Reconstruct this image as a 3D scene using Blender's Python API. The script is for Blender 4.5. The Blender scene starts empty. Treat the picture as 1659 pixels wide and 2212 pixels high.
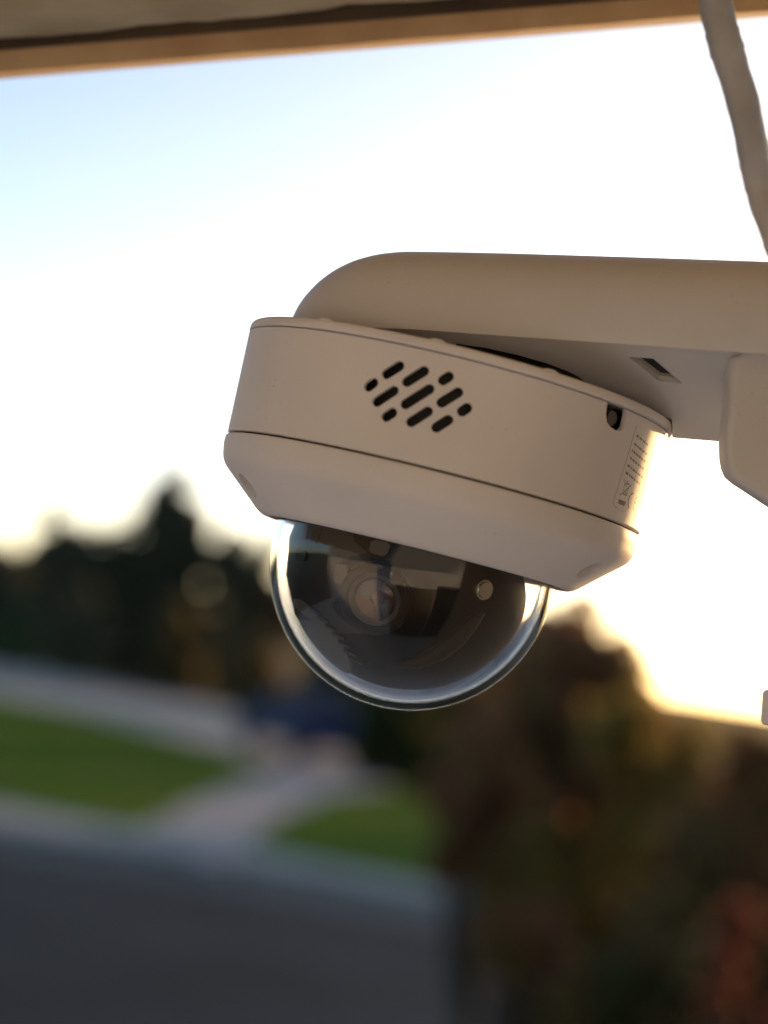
import bpy, bmesh, math, random
import numpy as np
from mathutils import Matrix, Vector, noise

rad = math.radians
scene = bpy.context.scene
COL = scene.collection
random.seed(7)
RNG = np.random.default_rng(7)

# ------------------------------------------------------------------ camera
EYE = 2.8                                   # lens height above the street
FOV = rad(28.0)
cam_data = bpy.data.cameras.new('camera')
cam = bpy.data.objects.new('camera', cam_data)
COL.objects.link(cam)
MC = (Matrix.Translation((0, 0, EYE)) @ Matrix.Rotation(rad(90 + 3.82), 4, 'X')
      @ Matrix.Rotation(rad(8.3), 4, 'Z'))
cam.matrix_world = MC
cam_data.sensor_fit = 'VERTICAL'
cam_data.sensor_height = 36.0
cam_data.lens = 18.0 / math.tan(FOV / 2)
cam_data.clip_start = 0.02
cam_data.clip_end = 6000
cam_data.dof.use_dof = True
cam_data.dof.focus_distance = 0.536
cam_data.dof.aperture_fstop = 6.0
cam_data.dof.aperture_blades = 0
scene.camera = cam

# ------------------------------------------------------------------ sky and sun
SUN_AZ, SUN_EL = 31.0, 3.5                  # degrees, clockwise from +Y
world = bpy.data.worlds.new('World')
scene.world = world
world.use_nodes = True
wn = world.node_tree.nodes
sky = wn.new('ShaderNodeTexSky')
sky.sky_type = 'NISHITA'
sky.sun_disc = False
sky.sun_elevation = rad(SUN_EL)
sky.sun_rotation = rad(SUN_AZ)
sky.ozone_density = 0.8
sky.air_density = 0.45
sky.dust_density = 1.0
world.node_tree.links.new(sky.outputs[0], wn['Background'].inputs[0])
wn['Background'].inputs[1].default_value = 0.15

sun_data = bpy.data.lights.new('sun', 'SUN')
sun_data.energy = 2.6
sun_data.angle = rad(0.6)
sun_data.color = (1.0, 0.58, 0.24)
sun = bpy.data.objects.new('sun', sun_data)
COL.objects.link(sun)
sdir = Vector((math.sin(rad(SUN_AZ)) * math.cos(rad(SUN_EL)),
               math.cos(rad(SUN_AZ)) * math.cos(rad(SUN_EL)), math.sin(rad(SUN_EL))))
sun.rotation_euler = sdir.to_track_quat('Z', 'Y').to_euler()
sun.location = (6, 12, 6)

vs = scene.view_settings
vs.view_transform = 'Standard'
vs.look = 'None'
vs.gamma = 1.0
vs.use_curve_mapping = False
vs.exposure = 1.38

scene.render.engine = 'CYCLES'
cy = scene.cycles
cy.use_denoising = True
try:
    cy.denoiser = 'OPENIMAGEDENOISE'
except Exception:
    pass
cy.max_bounces = 12
cy.diffuse_bounces = 4
cy.glossy_bounces = 6
cy.transmission_bounces = 12
cy.transparent_max_bounces = 8
cy.sample_clamp_indirect = 8.0
cy.blur_glossy = 0.3

# ------------------------------------------------------------------ layout helpers
# photo grid used while measuring: 1659 x 2212
FP = 1106.0 / math.tan(FOV / 2)             # focal length in that grid
U0, V0 = 829.5, 1106.0
DREF = 0.5616                               # distance to the camera's axis, metres
S = DREF / FP                               # metres per grid step at that distance


def P(u, v, d):
    """camera-frame point seen at (u, v) at distance d (metres along the view axis)"""
    return Vector(((u - U0) / FP * d, (V0 - v) / FP * d, -d))


def W(u, v, d):
    return MC @ P(u, v, d)


def G(u, v, z=0.0):
    """place on a level plane"""
    o = MC.translation
    r = (MC @ P(u, v, 1.0)) - o
    t = (z - o.z) / r.z
    return o + r * t


def tag(o, label=None, cat=None, group=None, kind=None):
    if label: o['label'] = label
    if cat: o['category'] = cat
    if group: o['group'] = group
    if kind: o['kind'] = kind
    return o


def empty(name, loc=(0, 0, 0), rz=0.0, mat=None):
    o = bpy.data.objects.new(name, None)
    COL.objects.link(o)
    o.empty_display_size = 0.05
    if mat is not None:
        o.matrix_world = mat
    else:
        o.location = loc
        o.rotation_euler = (0, 0, rz)
    return o


def link(name, me, m, parent=None):
    o = bpy.data.objects.new(name, me)
    COL.objects.link(o)
    if m is not None:
        me.materials.append(m)
    if parent is not None:
        o.parent = parent
    return o


def smooth(me, ang=35):
    me.polygons.foreach_set('use_smooth', [True] * len(me.polygons))
    me.set_sharp_from_angle(angle=rad(ang))


def from_bm(name, bm, m, parent=None, ang=35):
    bmesh.ops.recalc_face_normals(bm, faces=bm.faces)
    me = bpy.data.meshes.new(name)
    bm.to_mesh(me)
    bm.free()
    if ang:
        smooth(me, ang)
    return link(name, me, m, parent)


def poly_mesh(name, verts, faces, m, parent=None, ang=35):
    bm = bmesh.new()
    vv = [bm.verts.new(v) for v in verts]
    for f in faces:
        try:
            bm.faces.new([vv[i] for i in f])
        except ValueError:
            pass
    return from_bm(name, bm, m, parent, ang)


def lathe_bm(profile, seg=192, closed=False, a0=0.0, a1=2 * math.pi):
    """profile of (r, z); r = 0 ends become poles"""
    bm = bmesh.new()
    full = abs(a1 - a0 - 2 * math.pi) < 1e-6
    n = seg if full else seg + 1
    rings = []
    for r, z in profile:
        if r < 1e-9:
            rings.append([bm.verts.new((0, 0, z))])
        else:
            rings.append([bm.verts.new((r * math.sin(a0 + (a1 - a0) * k / seg),
                                        -r * math.cos(a0 + (a1 - a0) * k / seg), z)) for k in range(n)])
    pairs = list(zip(rings, rings[1:]))
    if closed:
        pairs.append((rings[-1], rings[0]))
    for A, B in pairs:
        for k in range(seg):
            k2 = (k + 1) % n
            a, b = A[k % len(A)], A[k2 % len(A)]
            c, d = B[k2 % len(B)], B[k % len(B)]
            vs_ = []
            for x in (a, b, c, d):
                if x not in vs_:
                    vs_.append(x)
            if len(vs_) > 2:
                try:
                    bm.faces.new(vs_)
                except ValueError:
                    pass
    return bm


def round_profile(pts, steps=5):
    """pts: (r, z, radius) ; rounds the corners of an open profile"""
    out = []
    n = len(pts)
    for i, (r, z, q) in enumerate(pts):
        p = Vector((r, z))
        if q <= 0 or i in (0, n - 1):
            out.append((r, z))
            continue
        a = Vector(pts[i - 1][:2]) - p
        b = Vector(pts[i + 1][:2]) - p
        q2 = min(q, a.length * .49, b.length * .49)
        pa, pb = p + a.normalized() * q2, p + b.normalized() * q2
        for k in range(steps + 1):
            t = k / steps
            c = pa * (1 - t) ** 2 + p * 2 * t * (1 - t) + pb * t * t
            out.append((c.x, c.y))
    return out


def box_bm(x0, x1, y0, y1, z0, z1, bevel=0.0, seg=2, bm=None):
    bm = bm or bmesh.new()
    r = bmesh.ops.create_cube(bm, size=1.0)
    for v in r['verts']:
        v.co = Vector(((x0 + x1) / 2 + v.co.x * (x1 - x0), (y0 + y1) / 2 + v.co.y * (y1 - y0),
                       (z0 + z1) / 2 + v.co.z * (z1 - z0)))
    if bevel > 0:
        es = list({e for v in r['verts'] for e in v.link_edges})
        bmesh.ops.bevel(bm, geom=es, offset=bevel, segments=seg, affect='EDGES', profile=0.5)
    return bm


def prism_bm(poly, direction, bm=None):
    """closed prism from a 3-D polygon swept along a vector"""
    bm = bm or bmesh.new()
    a = [bm.verts.new(p) for p in poly]
    b = [bm.verts.new(Vector(p) + direction) for p in poly]
    n = len(poly)
    bm.faces.new(a)
    bm.faces.new(list(reversed(b)))
    for i in range(n):
        bm.faces.new([a[i], b[i], b[(i + 1) % n], a[(i + 1) % n]])
    return bm


def tube_bm(path, radii, seg=14, bm=None, cap=True):
    bm = bm or bmesh.new()
    path = [Vector(p) for p in path]
    n = len(path)
    rings = []
    up = Vector((0.13, 0.21, 1)).normalized()
    t0 = (path[1] - path[0]).normalized()
    side = t0.cross(up)
    if side.length < 1e-3:
        side = t0.cross(Vector((1, 0, 0)))
    side.normalize()
    for i, p in enumerate(path):
        t = (path[min(i + 1, n - 1)] - path[max(i - 1, 0)]).normalized()
        side = (side - t * side.dot(t)).normalized()
        nor = t.cross(side)
        r = radii[i] if hasattr(radii, '__len__') else radii
        rings.append([bm.verts.new(p + (side * math.cos(2 * math.pi * k / seg)
                                        + nor * math.sin(2 * math.pi * k / seg)) * r) for k in range(seg)])
    for A, B in zip(rings, rings[1:]):
        for k in range(seg):
            bm.faces.new([A[k], A[(k + 1) % seg], B[(k + 1) % seg], B[k]])
    if cap:
        bm.faces.new(list(reversed(rings[0])))
        bm.faces.new(rings[-1])
    return bm


def cut(o, cutters):
    """subtract cutter bmeshes (given in the object's own frame) and bake the result"""
    tmp = []
    for bm in cutters:
        bmesh.ops.recalc_face_normals(bm, faces=bm.faces)
        me = bpy.data.meshes.new('cutter')
        bm.to_mesh(me)
        bm.free()
        c = bpy.data.objects.new('cutter', me)
        COL.objects.link(c)
        c.matrix_world = o.matrix_world
        tmp.append(c)
        md = o.modifiers.new('cut', 'BOOLEAN')
        md.operation = 'DIFFERENCE'
        md.solver = 'EXACT'
        md.object = c
    bpy.context.view_layer.update()
    for c in tmp:
        c.matrix_world = o.matrix_world
    bpy.context.view_layer.update()
    dg = bpy.context.evaluated_depsgraph_get()
    me = bpy.data.meshes.new_from_object(o.evaluated_get(dg))
    old = o.data
    nm = old.name
    o.modifiers.clear()
    o.data = me
    bpy.data.meshes.remove(old)
    me.name = nm
    for c in tmp:
        m = c.data
        bpy.data.objects.remove(c)
        bpy.data.meshes.remove(m)


# ------------------------------------------------------------------ materials
def mat(name, color, rough=0.6, metallic=0.0, var=0.0, scale=8.0, bump=0.0, bump_scale=60.0,
        spec=0.5, color2=None, coords='Object', detail=6.0, bump_dist=0.002, coat=0.0):
    m = bpy.data.materials.new(name)
    m.use_nodes = True
    nt = m.node_tree
    b = nt.nodes['Principled BSDF']
    b.inputs['Base Color'].default_value = (*color, 1)
    b.inputs['Roughness'].default_value = rough
    b.inputs['Metallic'].default_value = metallic
    b.inputs['Specular IOR Level'].default_value = spec
    b.inputs['Coat Weight'].default_value = coat
    tc = nt.nodes.new('ShaderNodeTexCoord')
    if var > 0 or color2:
        nz = nt.nodes.new('ShaderNodeTexNoise')
        nz.inputs['Scale'].default_value = scale
        nz.inputs['Detail'].default_value = detail
        nt.links.new(tc.outputs[coords], nz.inputs['Vector'])
        rp = nt.nodes.new('ShaderNodeValToRGB')
        c2 = color2 or tuple(min(1, c * (1 + var)) for c in color)
        c1 = color if color2 else tuple(c * (1 - var) for c in color)
        rp.color_ramp.elements[0].color = (*c1, 1)
        rp.color_ramp.elements[1].color = (*c2, 1)
        rp.color_ramp.elements[0].position = 0.35
        rp.color_ramp.elements[1].position = 0.68
        nt.links.new(nz.outputs['Fac'], rp.inputs['Fac'])
        nt.links.new(rp.outputs['Color'], b.inputs['Base Color'])
    if bump > 0:
        nb = nt.nodes.new('ShaderNodeTexNoise')
        nb.inputs['Scale'].default_value = bump_scale
        nb.inputs['Detail'].default_value = 5
        nt.links.new(tc.outputs[coords], nb.inputs['Vector'])
        bp = nt.nodes.new('ShaderNodeBump')
        bp.inputs['Strength'].default_value = bump
        bp.inputs['Distance'].default_value = bump_dist
        nt.links.new(nb.outputs['Fac'], bp.inputs['Height'])
        nt.links.new(bp.outputs['Normal'], b.inputs['Normal'])
    return m


def leaf_mat(name, c1, c2, trans=0.4, scale=3.0):
    m = bpy.data.materials.new(name)
    m.use_nodes = True
    nt = m.node_tree
    for n in list(nt.nodes):
        if n.type == 'BSDF_PRINCIPLED':
            nt.nodes.remove(n)
    out = nt.nodes['Material Output']
    tc = nt.nodes.new('ShaderNodeTexCoord')
    nz = nt.nodes.new('ShaderNodeTexNoise')
    nz.inputs['Scale'].default_value = scale
    nz.inputs['Detail'].default_value = 8
    nt.links.new(tc.outputs['Object'], nz.inputs['Vector'])
    rp = nt.nodes.new('ShaderNodeValToRGB')
    rp.color_ramp.elements[0].color = (*c1, 1)
    rp.color_ramp.elements[1].color = (*c2, 1)
    rp.color_ramp.elements[0].position = 0.38
    rp.color_ramp.elements[1].position = 0.62
    nt.links.new(nz.outputs['Fac'], rp.inputs['Fac'])
    d = nt.nodes.new('ShaderNodeBsdfDiffuse')
    t = nt.nodes.new('ShaderNodeBsdfTranslucent')
    mx = nt.nodes.new('ShaderNodeMixShader')
    mx.inputs[0].default_value = trans
    for s_ in (d, t):
        nt.links.new(rp.outputs['Color'], s_.inputs['Color'])
    nt.links.new(d.outputs[0], mx.inputs[1])
    nt.links.new(t.outputs[0], mx.inputs[2])
    nt.links.new(mx.outputs[0], out.inputs['Surface'])
    return m


def glass_mat(name, tint=(1, 1, 1), rough=0.0, ior=1.5):
    m = bpy.data.materials.new(name)
    m.use_nodes = True
    b = m.node_tree.nodes['Principled BSDF']
    b.inputs['Base Color'].default_value = (*tint, 1)
    b.inputs['Roughness'].default_value = rough
    b.inputs['Transmission Weight'].default_value = 1.0
    b.inputs['IOR'].default_value = ior
    return m


M = {}
M['plastic'] = mat('white_plastic', (0.65, 0.65, 0.685), 0.55, spec=0.22, var=0.06, scale=16, bump=0.10, bump_scale=2600,
                   bump_dist=0.0002)
M['arm'] = mat('white_powder_coat', (0.52, 0.53, 0.56), 0.5, var=0.08, scale=11, bump=0.16, bump_scale=1700,
               bump_dist=0.0003)
M['slot_grey'] = mat('slot_shade_grey', (0.26, 0.24, 0.22), 0.6)  # grey stands in for the shade in the arm's slot recess


def wear(m, speck=(0.30, 0.26, 0.22), amount=0.5, scale=420.0, rough_var=0.12):
    """sparse dust specks, faint streaks and uneven sheen on top of a plain material"""
    nt = m.node_tree
    b = nt.nodes['Principled BSDF']
    tc = nt.nodes.new('ShaderNodeTexCoord')
    base = b.inputs['Base Color'].links[0].from_socket
    vor = nt.nodes.new('ShaderNodeTexVoronoi')
    vor.inputs['Scale'].default_value = scale
    nt.links.new(tc.outputs['Object'], vor.inputs['Vector'])
    cl = nt.nodes.new('ShaderNodeTexNoise')
    cl.inputs['Scale'].default_value = 55.0
    nt.links.new(tc.outputs['Object'], cl.inputs['Vector'])
    lt = nt.nodes.new('ShaderNodeMath')
    lt.operation = 'LESS_THAN'
    lt.inputs[1].default_value = 0.13
    nt.links.new(vor.outputs['Distance'], lt.inputs[0])
    gt = nt.nodes.new('ShaderNodeMapRange')
    gt.inputs['From Min'].default_value = 0.55
    gt.inputs['From Max'].default_value = 0.70
    nt.links.new(cl.outputs['Fac'], gt.inputs['Value'])
    mu = nt.nodes.new('ShaderNodeMath')
    mu.operation = 'MULTIPLY'
    nt.links.new(lt.outputs[0], mu.inputs[0])
    nt.links.new(gt.outputs['Result'], mu.inputs[1])
    mu2 = nt.nodes.new('ShaderNodeMath')
    mu2.operation = 'MULTIPLY'
    mu2.inputs[1].default_value = amount
    nt.links.new(mu.outputs[0], mu2.inputs[0])
    mx = nt.nodes.new('ShaderNodeMix')
    mx.data_type = 'RGBA'
    nt.links.new(mu2.outputs[0], mx.inputs['Factor'])
    nt.links.new(base, mx.inputs['A'])
    mx.inputs['B'].default_value = (*speck, 1)
    nt.links.new(mx.outputs['Result'], b.inputs['Base Color'])
    sm = nt.nodes.new('ShaderNodeTexNoise')
    sm.inputs['Scale'].default_value = 38.0
    sm.inputs['Detail'].default_value = 7.0
    nt.links.new(tc.outputs['Object'], sm.inputs['Vector'])
    mr = nt.nodes.new('ShaderNodeMapRange')
    r0 = b.inputs['Roughness'].default_value
    mr.inputs['To Min'].default_value = r0 - rough_var
    mr.inputs['To Max'].default_value = r0 + rough_var
    nt.links.new(sm.outputs['Fac'], mr.inputs['Value'])
    nt.links.new(mr.outputs['Result'], b.inputs['Roughness'])


wear(M['plastic'], amount=0.45)
wear(M['arm'], amount=0.55)
M['black'] = mat('black_plastic', (0.006, 0.006, 0.006), 0.55)
M['gloss_black'] = mat('gloss_black_plastic', (0.008, 0.008, 0.008), 0.5, spec=0.1)
M['charcoal'] = mat('charcoal_plastic', (0.014, 0.013, 0.013), 0.5, spec=0.15, var=0.2, scale=40)
M['grey_plastic'] = mat('grey_plastic', (0.06, 0.06, 0.056), 0.5, var=0.15, scale=40)
M['steel'] = mat('screw_steel', (0.42, 0.40, 0.37), 0.22, metallic=1.0)
M['dark_steel'] = mat('dark_screw_steel', (0.16, 0.15, 0.14), 0.4, metallic=0.8)
M['print'] = mat('grey_print_ink', (0.17, 0.155, 0.14), 0.6)
M['dome'] = glass_mat('clear_polycarbonate', (1, 1, 1), 0.0, 1.38)
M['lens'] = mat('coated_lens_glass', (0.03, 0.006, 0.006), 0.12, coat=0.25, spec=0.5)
M['copper'] = mat('amber_coated_ring', (0.07, 0.014, 0.008), 0.5, metallic=0.2)
M['cable'] = mat('grey_cable_sheath', (0.36, 0.37, 0.39), 0.55, var=0.12, scale=60, bump=0.2, bump_scale=300,
                 bump_dist=0.001)
M['soffit'] = mat('weathered_soffit_paint', (0.60, 0.51, 0.34), 0.8, color2=(0.38, 0.29, 0.17), scale=26, bump=0.45,
                  bump_scale=70, bump_dist=0.002)
M['fascia'] = mat('brown_timber', (0.46, 0.32, 0.18), 0.75, color2=(0.36, 0.22, 0.11), scale=40, bump=0.4,
                  bump_scale=120, bump_dist=0.001)
M['eave_shade'] = mat('eave_gap_shade', (0.07, 0.045, 0.025), 0.8, var=0.3, scale=30)  # dark colour standing in for shadow in the eave gap
M['wall'] = mat('warm_render_wall', (0.24, 0.28, 0.35), 0.85, var=0.08, scale=3, bump=0.3, bump_scale=60)
M['post'] = mat('painted_post', (0.62, 0.52, 0.40), 0.7, var=0.08, scale=8)

# ------------------------------------------------------------------ setting: ground, road, kerb, lawns
M['soil'] = mat('dark_soil_and_litter', (0.050, 0.048, 0.030), 0.95, spec=0.05, color2=(0.035, 0.042, 0.02), scale=0.6)
M['asphalt'] = mat('asphalt', (0.033, 0.033, 0.036), 0.9, spec=0.15, var=0.3, scale=0.5, bump=0.5, bump_scale=120,
                   bump_dist=0.01, detail=10)
M['gutter'] = mat('gutter_concrete', (0.085, 0.085, 0.085), 0.8, spec=0.15, var=0.15, scale=3)
M['concrete'] = mat('kerb_concrete', (0.40, 0.385, 0.35), 0.85, spec=0.15, var=0.12, scale=2.5, bump=0.3, bump_scale=60)
M['drive'] = mat('driveway_concrete', (0.36, 0.335, 0.325), 0.8, spec=0.15, var=0.10, scale=1.2, bump=0.2, bump_scale=60)
M['bounce_patio'] = mat('pale_bounce_paving', (0.60, 0.59, 0.58), 0.8, var=0.1, scale=2)  # unseen pale paving added to bounce light upward
M['grass'] = mat('lawn_grass', (0.12, 0.205, 0.026), 0.95, spec=0.0, color2=(0.17, 0.20, 0.05), scale=0.7, bump=1.0,
                 bump_scale=40, bump_dist=0.05, detail=10)


def sheet(name, pts, z, m, thick=0.0, parent=None):
    """a level slab from world xy points, top at z"""
    poly = [Vector((p[0], p[1], z)) for p in pts]
    if thick > 0:
        bm = prism_bm(poly, Vector((0, 0, -thick)))
    else:
        bm = bmesh.new()
        bm.faces.new([bm.verts.new(p) for p in poly])
    return from_bm(name, bm, m, parent, ang=None)


o = sheet('ground', [(-2500, -400), (2500, -400), (2500, 3500), (-2500, 3500)], 0.0, M['soil'])
tag(o, kind='structure')


def band(name, pts_a, pts_b, z, m, thick=0.0):
    o = sheet(name, list(pts_a) + list(reversed(pts_b)), z, m, thick)
    tag(o, kind='structure')
    return o


def gline(pix, z=0.0):
    return [G(u, v, z) for u, v in pix]


# the far side of the street, from the asphalt up to the lawns
road_edge = gline([(-260, 1808), (0, 1850), (330, 1897), (700, 1962), (1060, 2030), (1500, 2110)])
gut_edge = gline([(-260, 1760), (0, 1797), (330, 1845), (700, 1905), (1060, 1975), (1500, 2050)])
kerb_edge = gline([(-260, 1702), (0, 1732), (280, 1780), (620, 1838), (1000, 1915), (1500, 2000)])
tag(sheet('bounce_patio', [(-5, -1.1), (3.4, -1.1), (3.4, 3.5), (-5, 3.5)], 0.05, M['bounce_patio'], 0.05), kind='structure')
A = road_edge
d_road = (A[-1] - A[0]).normalized()
far_l = A[0] - d_road * 60
far_r = A[-1] + d_road * 60
nrm = Vector((-d_road.y, d_road.x, 0))
near_l, near_r = far_l - nrm * 11, far_r - nrm * 11
sheet('road', [far_l, *A, far_r, near_r, near_l], 0.006, M['asphalt'])['kind'] = 'structure'
gl, gr = gut_edge[0] - d_road * 60, gut_edge[-1] + d_road * 60
band('gutter', [far_l, *A, far_r], [gl, *gut_edge, gr], 0.012, M['gutter'])
kl, kr = kerb_edge[0] - d_road * 60, kerb_edge[-1] + d_road * 60
band('footpath', [gl, *gut_edge, gr], [kl, *kerb_edge, kr], 0.13, M['concrete'], 0.12)

lawn_l = gline([(-420, 1690), (0, 1732), (140, 1758), (300, 1786), (365, 1752), (455, 1712), (590, 1664), (480, 1620),
                (300, 1568), (150, 1532), (0, 1503), (-420, 1436)], 0.15)
sheet('lawn', lawn_l, 0.155, M['grass'], 0.15)['kind'] = 'structure'
lawn_r = gline([(535, 1822), (700, 1858), (1000, 1918), (1300, 1975), (1300, 1790), (1010, 1715), (860, 1702),
                (715, 1718), (620, 1762)], 0.15)
sheet('lawn', lawn_r, 0.155, M['grass'], 0.15)['kind'] = 'structure'
drive = gline([(350, 1792), (420, 1850), (500, 1862), (540, 1818), (625, 1755), (730, 1725), (800, 1718), (850, 1695),
               (800, 1640), (700, 1590), (600, 1655), (460, 1712), (370, 1752)], 0.13)
sheet('driveway', drive, 0.142, M['drive'], 0.13)['kind'] = 'structure'
path = gline([(-420, 1448), (0, 1514), (160, 1545), (310, 1580), (470, 1625), (550, 1655), (700, 1590), (600, 1560),
              (430, 1520), (250, 1490), (0, 1425), (-420, 1340)], 0.12)
sheet('path', path, 0.134, M['concrete'], 0.12)['kind'] = 'structure'

# ------------------------------------------------------------------ foliage
M['bark'] = mat('bark', (0.06, 0.045, 0.03), 0.9, var=0.3, scale=12, bump=0.6, bump_scale=30, bump_dist=0.02)
LEAF = {
    'dark': leaf_mat('dark_evergreen_leaf', (0.17, 0.16, 0.10), (0.24, 0.22, 0.135), 0.6, 1.2),
    'olive': leaf_mat('olive_leaf', (0.19, 0.175, 0.075), (0.30, 0.19, 0.09), 0.6, 2.6),
    'green': leaf_mat('mid_green_leaf', (0.10, 0.15, 0.07), (0.15, 0.20, 0.10), 0.5, 1.2),
    'brown': leaf_mat('russet_leaf', (0.38, 0.18, 0.11), (0.33, 0.26, 0.11), 0.6, 4.0),
    'red': leaf_mat('crimson_leaf', (0.26, 0.075, 0.065), (0.21, 0.11, 0.07), 0.6, 2.2),
    'umber': leaf_mat('umber_leaf', (0.27, 0.13, 0.07), (0.22, 0.18, 0.075), 0.55, 4.0),
    'gold': leaf_mat('golden_olive_leaf', (0.36, 0.29, 0.085), (0.24, 0.16, 0.065), 0.6, 4.0),
    'deep': leaf_mat('deep_green_leaf', (0.07, 0.08, 0.03), (0.11, 0.115, 0.045), 0.5, 2.2),
}


def leaves_mesh(name, centers, radii, n, size, seed, squash=(1, 1, 1)):
    """many small folded leaf quads scattered round clump centres"""
    r = np.random.default_rng(seed)
    centers = np.array(centers, float)
    radii = np.array(radii, float)
    w = radii ** 2
    idx = r.choice(len(centers), n, p=w / w.sum())
    d = r.normal(size=(n, 3))
    d /= np.linalg.norm(d, axis=1)[:, None]
    rr = r.random(n) ** 0.45
    pos = centers[idx] + d * (radii[idx] * rr)[:, None] * np.array(squash)
    t = r.normal(size=(n, 3))
    t /= np.linalg.norm(t, axis=1)[:, None]
    b = np.cross(t, r.normal(size=(n, 3)))
    b /= np.linalg.norm(b, axis=1)[:, None]
    nn = np.cross(t, b)
    sz = size * (0.6 + 0.8 * r.random(n))[:, None]
    v = np.empty((n, 4, 3))
    v[:, 0] = pos - t * sz
    v[:, 1] = pos + b * sz * 0.5 + nn * sz * 0.15
    v[:, 2] = pos + t * sz
    v[:, 3] = pos - b * sz * 0.5 + nn * sz * 0.15
    me = bpy.data.meshes.new(name)
    me.vertices.add(n * 4)
    me.vertices.foreach_set('co', v.reshape(-1))
    me.loops.add(n * 4)
    me.loops.foreach_set('vertex_index', np.arange(n * 4, dtype=np.int32))
    me.polygons.add(n)
    me.polygons.foreach_set('loop_start', np.arange(0, n * 4, 4, dtype=np.int32))
    me.polygons.foreach_set('loop_total', np.full(n, 4, dtype=np.int32))
    me.update()
    me.validate()
    return me


def plant(name, label, cat, base, height, halfw, leaf, shape='round', n=5000, size=0.12, clumps=26, seed=1, group=None,
          trunk_r=None, low=0.15, depth=None):
    """tree or shrub: base is a world point, parts are trunk and crown"""
    rr = random.Random(seed)
    root = empty(name, base)
    tag(root, label, cat, group)
    depth = depth or halfw
    cs, rs = [], []
    for k in range(clumps):
        for _ in range(50):
            x, y, t = rr.uniform(-1, 1), rr.uniform(-1, 1), rr.random()
            if shape == 'cone':
                lim = max(0.10, (1 - t) ** 0.8)
            elif shape == 'spire':
                lim = max(0.12, 0.9 * (1 - t ** 2.2))
            elif shape == 'vase':
                lim = min(0.35 + 0.65 * t / .45, math.sqrt(max(0.02, 1 - (2 * t - 0.9) ** 2 / 1.25)))
            elif shape == 'column':
                lim = 0.95 if t < .8 else 0.7
            else:
                lim = math.sqrt(max(0.02, 1 - (2 * t - 0.9) ** 2 / 1.25))
            if x * x + y * y <= lim * lim:
                break
        z = height * (low + (1 - low) * t)
        q = (0.26 if shape in ('cone', 'spire') else 0.29) * halfw * rr.uniform(0.7, 1.25)
        cs.append((x * halfw * 0.86, y * depth * 0.86, max(q * .6, z - q * 0.5)))
        rs.append(q)
    bm = tube_bm([(0, 0, -0.05), (rr.uniform(-.02, .02) * height, 0, height * .35),
                  (rr.uniform(-.04, .04) * height, rr.uniform(-.03, .03) * height, height * .8)],
                 [trunk_r or height * .025, (trunk_r or height * .025) * .75, (trunk_r or height * .025) * .25], 9)
    for c in cs[:10]:
        c = Vector(c)
        a = Vector((0, 0, max(0.1, c.z * 0.55)))
        mid = a.lerp(c, .5) + Vector((0, 0, -0.04 * height))
        q = (trunk_r or height * .025) * .4
        tube_bm([a, mid, c], [q, q * .7, q * .25], 6, bm)
    from_bm('trunk', bm, M['bark'], root)
    link('crown', leaves_mesh('crown', cs, rs, n, size, seed), LEAF[leaf], root)
    return root


def tree_at(u, vbase, vtop, halfpx, leaf, name, label, cat, shape='round', dist=None, **kw):
    """base seen at (u, vbase) on the ground or, with dist, straight below that direction"""
    vref = vtop + .3 * (min(vbase, 2300) - vtop)       # u is read at the upper crown; plumb lines lean with the camera roll
    u -= (vbase - vref) * math.tan(rad(8.3))
    if dist is None:
        b = G(u, vbase, 0.0)
    else:
        b = W(u, vbase, dist)
        b.z = 0.0
    d = -(MC.inverted() @ b).z
    top = W(u + (vbase - vtop) * math.tan(rad(8.3)), vtop, d).z
    return plant(name, label, cat, b, top, halfpx / FP * d, leaf, shape, **kw)


G1 = 'trees and shrubs across the street'
T = tree_at
T(366, 1470, 985, 92, 'dark', 'conifer_tree', 'tall dark conifer with blunt top above the other trees at left', 'tree',
  n=16000, size=.3, clumps=110, seed=3, group=G1, low=.03)
T(98, 1440, 1050, 40, 'dark', 'conifer_tree', 'thin dark spire tree near the left edge of the photo', 'tree',
  'column', n=5472, size=.26, clumps=70, seed=4, group=G1, low=.03)
T(10, 1400, 1135, 130, 'dark', 'evergreen_tree', 'low broad evergreen behind the spire tree at far left', 'tree',
  n=8512, size=.35, clumps=50, seed=5, group=G1, low=.0)
T(215, 1450, 1115, 150, 'dark', 'evergreen_tree', 'broad dark evergreen between the two conifers', 'tree',
  n=8512, size=.3, clumps=50, seed=6, group=G1, low=.0)
T(175, 1475, 1265, 72, 'dark', 'evergreen_shrub', 'very dark rounded shrub in front of the broad evergreen',
  'shrub', n=5472, size=.22, clumps=36, seed=7, group=G1, low=.0)
T(490, 1490, 1130, 95, 'dark', 'evergreen_tree', 'black-green tree left of the glass dome', 'tree',
  n=8512, size=.26, clumps=50, seed=8, group=G1, low=.0)
T(590, 1500, 1110, 90, 'brown', 'russet_tree', 'russet tree peeking out just left of the dome rim', 'tree',
  n=7296, size=.26, clumps=44, seed=9, group=G1, low=.05)
T(760, 1520, 1160, 130, 'dark', 'evergreen_tree', 'dark tree seen through the glass dome', 'tree',
  n=7296, size=.26, clumps=44, seed=10, group=G1, low=.0)
T(960, 1560, 1190, 150, 'olive', 'broadleaf_tree', 'olive tree behind the right half of the dome', 'tree',
  n=7296, size=.26, clumps=44, seed=11, group=G1, low=.0)
T(25, 1450, 1315, 62, 'green', 'green_shrub', 'mid green shrub at the left edge above the path', 'shrub',
  n=4256, size=.2, clumps=26, seed=12, group=G1, low=.0)
T(400, 1500, 1310, 85, 'olive', 'olive_shrub', 'olive shrub at the foot of the tall conifer', 'shrub',
  n=5472, size=.2, clumps=34, seed=13, group=G1, low=.0)
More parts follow.
